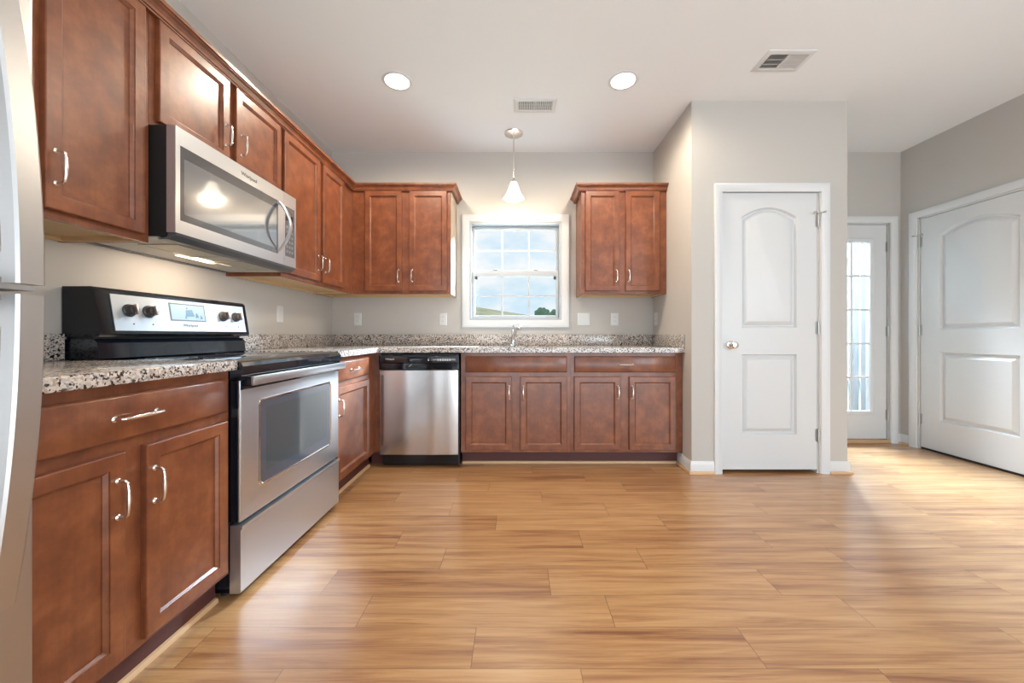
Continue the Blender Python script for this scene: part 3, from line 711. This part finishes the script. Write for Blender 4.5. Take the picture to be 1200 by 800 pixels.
# control side
m = MB(); CI = (.686, .777, .080, .363)
m.box(dw+.0015, CI[0], 0, .035, .026, .437).box(CI[1], MWW, 0, .035, .026, .437).box(CI[0], CI[1], 0, .035, .026, CI[2]).box(CI[0], CI[1], 0, .035, CI[3], .437)
ms = m.build('control_frame', 'stainless', mw, smooth=0)
kp = MB().loft([rrz(*CI, -.0005, .012, .003), rrz(*CI, -.0005, .001, .003)]).build('keypad', 'panel_grey', ms)
MB().box(.697, .760, .0004, .0009, .285, .318).build('clock_display', 'black_glass', kp, smooth=0)
for i in range(6):
    for j in range(3):
        MB().rings(.698+j*.024, .714+j*.024, .100+i*.028, .116+i*.028, [(0, .0009), (0, .0004), (.002, .0003)]).build('key', 'key_print', kp)
# bottom: dark front lip, filters, lamp
MB().prism([(.0, .0255), (.034, .0255), (.034, .012), (.075, .0005), (.035, .0), (.004, .016)], 'x', .004, MWW-.004).build('front_lip', 'dark_grey', mw, smooth=20)
un = MB().box(.006, MWW-.006, .076, MD-.012, .002, .0118).build('underside', 'under_grey', mw, smooth=0)
for xa in (.09, .45):
    fl = MB().rings(0, .25, 0, .16, [(0, .004), (0, 0), (.012, 0), (.014, .002)]); 
    ob = fl.build('grease_filter', 'filter_metal', un); ob.rotation_euler = (PI/2, 0, 0); ob.location = (xa, .26, .0022)
    ob.rotation_euler = (-PI/2, 0, 0); ob.location = (xa, .10, .0018); ob.rotation_euler = (PI/2, 0, 0); ob.location = (xa, .235, -.002)
    ob.scale = (1, 1, 1)
m = MB(); m.box(.30, .50, .225, .275, -.001, .0019, .002); lens = m.build('lamp_lens', 'lamp_lens', un)
MB().box(.02, MWW-.02, MD-.045, MD-.015, -.002, .0018, .001).build('rear_vent', 'dark_grey', un)
ld = bpy.data.lights.new('cooktop_lamp', 'AREA'); ld.shape = 'RECTANGLE'; ld.size = .34; ld.size_y = .10; ld.energy = 3.2; ld.color = (1, .80, .60)
lo = bpy.data.objects.new('cooktop_lamp', ld); C.objects.link(lo); lo.parent = mw; lo.location = (.40, .20, -.006); lo.rotation_euler = (math.radians(22), 0, 0)

# ------------------------------------------------------------------ dishwasher
dwr = thing('dishwasher', (-1.050, 2.886, 0), 'stainless dishwasher with a black control panel under the counter', 'dishwasher')
DW = .614
MB().box(.012, DW-.010, .035, .60, .1, .870).box(.03, DW-.03, .07, .5, .015, .1).build('tub', 'black_matte', dwr, smooth=0)
n = 24; lp0, lp1 = [], []
prof = [(0, .034)]+[(DW-.012)*k/n for k in range(0)]
front = [(.004+(DW-.016)*k/n, -.007*math.sin(PI*k/n)**.6-.0007*math.sin(k*.9)) for k in range(n+1)]
poly = front+[(DW-.012, .034), (.004, .034)]
MB().prism(poly, 'z', .105, .748).build('door', 'stainless_vertical', dwr, smooth=40)
ppoly = [(.034, .752), (-.002, .752), (-.006, .757), (-.006, .800), (-.012, .806), (-.014, .86), (-.008, .874), (.034, .876)]
cpn = MB().prism(ppoly, 'x', 0, DW-.004).build('control_panel', 'black_gloss', dwr, smooth=20)
m = MB().box(.022, DW-.028, -.0158, -.0125, .808, .856, .003); face_d = m.build('fascia', 'black_glass', cpn)
MB().box(.20, .36, -.0064, -.0045, .762, .790, .004).build('pocket_handle', 'black_matte', cpn)
text('brand_lettering', 'Whirlpool', .016, 'letter_light', cpn, Matrix.Translation((.085, -.0160, .834)) @ FRONT)
m = MB()
m.loft([[(.222+.004*k, -.0067, .774+.0025*k+.004*math.sin(k)) for k in (0, 3, 8, 4)], [(.222+.004*k, -.0071, .774+.0025*k+.004*math.sin(k)) for k in (0, 3, 8, 4)]])
m.build('swoosh_mark', 'letter_light', cpn)
for k in range(7):
    xx = .375 if k == 0 else .430+.018*k
    MB().box(xx, xx+.009, -.0163, -.0157, .822, .832).build('button', 'letter_light', face_d, smooth=0)
    MB().box(xx-.002, xx+.010, -.0162, -.0157, .840, .8425).build('button_print', 'key_print', face_d, smooth=0)
MB().box(.014, DW-.006, .045, .06, .012, .104).build('kick_plate', 'black_gloss', dwr, smooth=0)
MB().box(DW-.0115, DW-.002, .001, .034, .02, .748).build('side_gasket', 'black_matte', dwr, smooth=0)

# ------------------------------------------------------------------ refrigerator
FXF = -.867
rf = thing('refrigerator', (FXF, -.085, 0), 'stainless top-freezer refrigerator at the left edge with bowed handles', 'refrigerator', ROT)
FW = .765
MB().box(.004, FW-.004, .075, -XL+FXF-.03, .02, 1.70, .004).build('cabinet', 'fridge_grey', rf)
def fdoor(name, z0, z1, grey_lo, grey_hi):
    d_ = MB().box(0, FW, 0, .07, z0, z1, .008, 3).build(name, 'fridge_steel', rf)
    MB().box(.002, FW-.002, -.0012, .06, grey_lo, grey_hi, .0005, 1).build('edge_cap', 'fridge_grey', d_)
    return d_
fd = fdoor('freezer_door', 1.095, 1.700, 1.0945, 1.116)
ld_ = fdoor('fresh_food_door', .075, 1.083, 1.062, 1.0835)
def fhandle(parent, z0, z1):
    n = 20; lp = []
    for k in range(n+1):
        z = z0+(z1-z0)*k/n; dz = abs(z-z0); off = .095-.19*dz*dz; hw_ = .0185; cx_ = .687
        lp.append([(cx_-hw_, -off+.024, z), (cx_+hw_, -off+.024, z), (cx_+hw_, -off+.003, z), (cx_+hw_-.004, -off, z), (cx_-hw_+.003, -off-.001, z), (cx_-hw_, -off+.003, z)])
    m_ = MB().loft(lp)
    for zz, of in ((z0+(.03 if z1 > z0 else -.03), .094), (z1-(.025 if z1 > z0 else -.025), .05)):
        m_.box(.673, .701, -of+.02, -.0005, zz-.02, zz+.02)
    return m_
fhandle(fd, 1.097, 1.60).build('handle', 'fridge_steel', fd, smooth=30)
fhandle(ld_, 1.080, .577).build('handle', 'fridge_steel', ld_, smooth=30)
MB().box(.02, FW-.02, .06, .08, .015, .074).build('toe_grille', 'fridge_grey', rf, smooth=0)

# ------------------------------------------------------------------ ceiling fixtures
def downlight(x, y, label):
    r_ = thing('recessed_light', (x, y, HC), label, 'ceiling light', group='recessed lights in the kitchen ceiling')
    MB().lathe([(.078, .0), (.098, 0), (.099, -.003), (.095, -.006), (.082, -.007), (.078, -.004)], seg=40).build('trim_ring', 'trim_paint', r_)
    MB().lathe([(0, -.001), (.0775, -.001), (.0775, -.0045), (0, -.006)], seg=40).build('lens', 'lens_white', r_)
    d_ = bpy.data.lights.new('recessed_lamp', 'SPOT'); d_.energy = 82; d_.color = (1.0, .86, .68); d_.spot_size = math.radians(176); d_.spot_blend = .45; d_.shadow_soft_size = .075
    o_ = bpy.data.objects.new('recessed_lamp', d_); C.objects.link(o_); o_.parent = r_; o_.location = (0, 0, -.02)
downlight(-.811, 2.562, 'left recessed ceiling light, above the range side')
downlight(.720, 2.556, 'right recessed ceiling light, nearer the pantry')
def vent(x, y, w_, d_, split, label, rz=0):
    r_ = thing('ceiling_vent', (x, y, HC), label, 'vent', rz, 'supply vents in the kitchen ceiling')
    a, c_ = w_/2, d_/2
    loops = [[(-a+i, -c_+i, z), (a-i, -c_+i, z), (a-i, c_-i, z), (-a+i, c_-i, z)] for i, z in ((0, 0), (0, -.004), (.006, -.008), (.028, -.009), (.032, -.004), (.032, 0))]
    MB().loft(loops, close=True).build('frame', 'trim_paint', r_)
    MB().box(-a+.033, a-.033, -c_+.033, c_-.033, -.0015, -.0003).build('duct', 'vent_dark', r_, smooth=0)
    m_ = MB(); ins = .034
    m_.box(-.004, .004, -c_+ins, c_-ins, -.009, -.002)
    n_ = 9
    for s_ in (-1, 1):
        for k in range(n_):
            x0_ = s_*(.008+(a-ins-.012)*k/(n_-1)); m_.prism([(x0_-.0006, -.0017), (x0_+.0006, -.0017), (x0_+s_*.0075+.0006, -.0085), (x0_+s_*.0075-.0006, -.0085)], 'y', -c_+ins, c_-ins)
    for k in (1, 2): yy = -c_+ins+(2*c_-2*ins)*k/3; m_.box(-a+ins, a-ins, yy-.0015, yy+.0015, -.0087, -.0075)
    m_.build('louvers', 'trim_paint', r_, smooth=0)
vent(.137, 2.83, .315, .17, True, 'white ceiling vent between the two recessed lights, above the pendant')
vent(1.672, 2.372, .295, .185, True, 'white ceiling vent in front of the pantry')

# pendant
pd = thing('pendant_light', (-.0255, 3.22, HC), 'small pendant lamp with white bell glass shade hanging before the window', 'pendant lamp')
MB().lathe([(0, 0), (.078, 0), (.080, -.004), (.076, -.012), (.055, -.020), (.030, -.024), (.013, -.028), (.011, -.045), (0, -.046)], seg=36).build('canopy', 'nickel', pd)
MB().lathe([(0, -.044), (.0055, -.044), (.0055, -.385), (0, -.385)], seg=12).build('rod', 'nickel', pd)
MB().lathe([(0, -.380), (.008, -.382), (.012, -.395), (.024, -.410), (.029, -.428), (.027, -.430), (0, -.431)], seg=28).build('socket_cap', 'nickel', pd)
o_ = [(.026, -.418), (.030, -.430), (.038, -.450), (.050, -.485), (.064, -.520), (.080, -.545), (.089, -.558), (.086, -.5605)]
i_ = [(.083, -.556), (.076, -.545), (.060, -.520), (.046, -.485), (.034, -.450), (.026, -.432), (.023, -.418)]
MB().loft([[(r*math.cos(2*PI*k/40), r*math.sin(2*PI*k/40), z) for k in range(40)] for r, z in o_+i_], close=True).build('shade', 'shade_glass', pd, smooth=50)
MB().lathe([(0, -.428), (.012, -.432), (.014, -.45), (.026, -.48), (.028, -.50), (.020, -.522), (0, -.530)], seg=20).build('bulb', 'lens_white', pd)
d_ = bpy.data.lights.new('pendant_bulb', 'POINT'); d_.energy = 9; d_.color = (1, .80, .56); d_.shadow_soft_size = .03
o = bpy.data.objects.new('pendant_bulb', d_); C.objects.link(o); o.parent = pd; o.location = (0, 0, -.575)

# ------------------------------------------------------------------ outlets and switches (local front -y)
def plate(root, w_): MB().rings(-w_/2, w_/2, -.0585, .0585, [(0, -.0003), (0, -.003), (.004, -.006), (.006, -.0065)]).build('cover_plate', 'outlet_plastic', root)
def outlet(loc, rz, label, cat='outlet'):
    r_ = thing('wall_outlet', loc, label, cat, rz, 'white outlets above the counter')
    plate(r_, .073)
    for dz in (-.0205, .0205):
        rc = MB().lathe([(0, -.0064), (.0165, -.0064), (.0165, -.0080), (0, -.0082)], (0, 0, dz), 'y', 24).build('receptacle', 'outlet_plastic', r_)
        MB().box(-.0075, -.0055, -.0086, -.0080, dz-.002, dz+.007).box(.0055, .0075, -.0086, -.0080, dz-.002, dz+.006).build('slots', 'letter_dark', rc, smooth=0)
def rocker(loc, rz, w_, n_, label):
    r_ = thing('light_switch', loc, label, 'light switch', rz)
    plate(r_, w_)
    for k in range(n_):
        xx = (k-(n_-1)/2)*.046
        MB().prism([(-.0064, -.033), (-.0075, -.033), (-.0105, 0.0), (-.0078, .033), (-.0064, .033)], 'x', xx-.0165, xx+.0165).build('rocker', 'outlet_plastic', r_)
rocker((XL, 2.775, 1.172), ROT, .073, 1, 'white wall plate on the left wall beside the range')
outlet((-1.498, YB, 1.166), 0, 'white outlet in the back corner under the left wall cabinet')
outlet((-.695, YB, 1.166), 0, 'white outlet left of the sink window')
rocker((.631, YB, 1.166), 0, .118, 2, 'wide white double switch just right of the sink window')
outlet((.921, YB, 1.166), 0, 'white outlet under the right wall cabinet')
outlet((PX0, 3.485, 1.166), -PI/2, 'white outlet on the pantry side wall, seen edge-on')
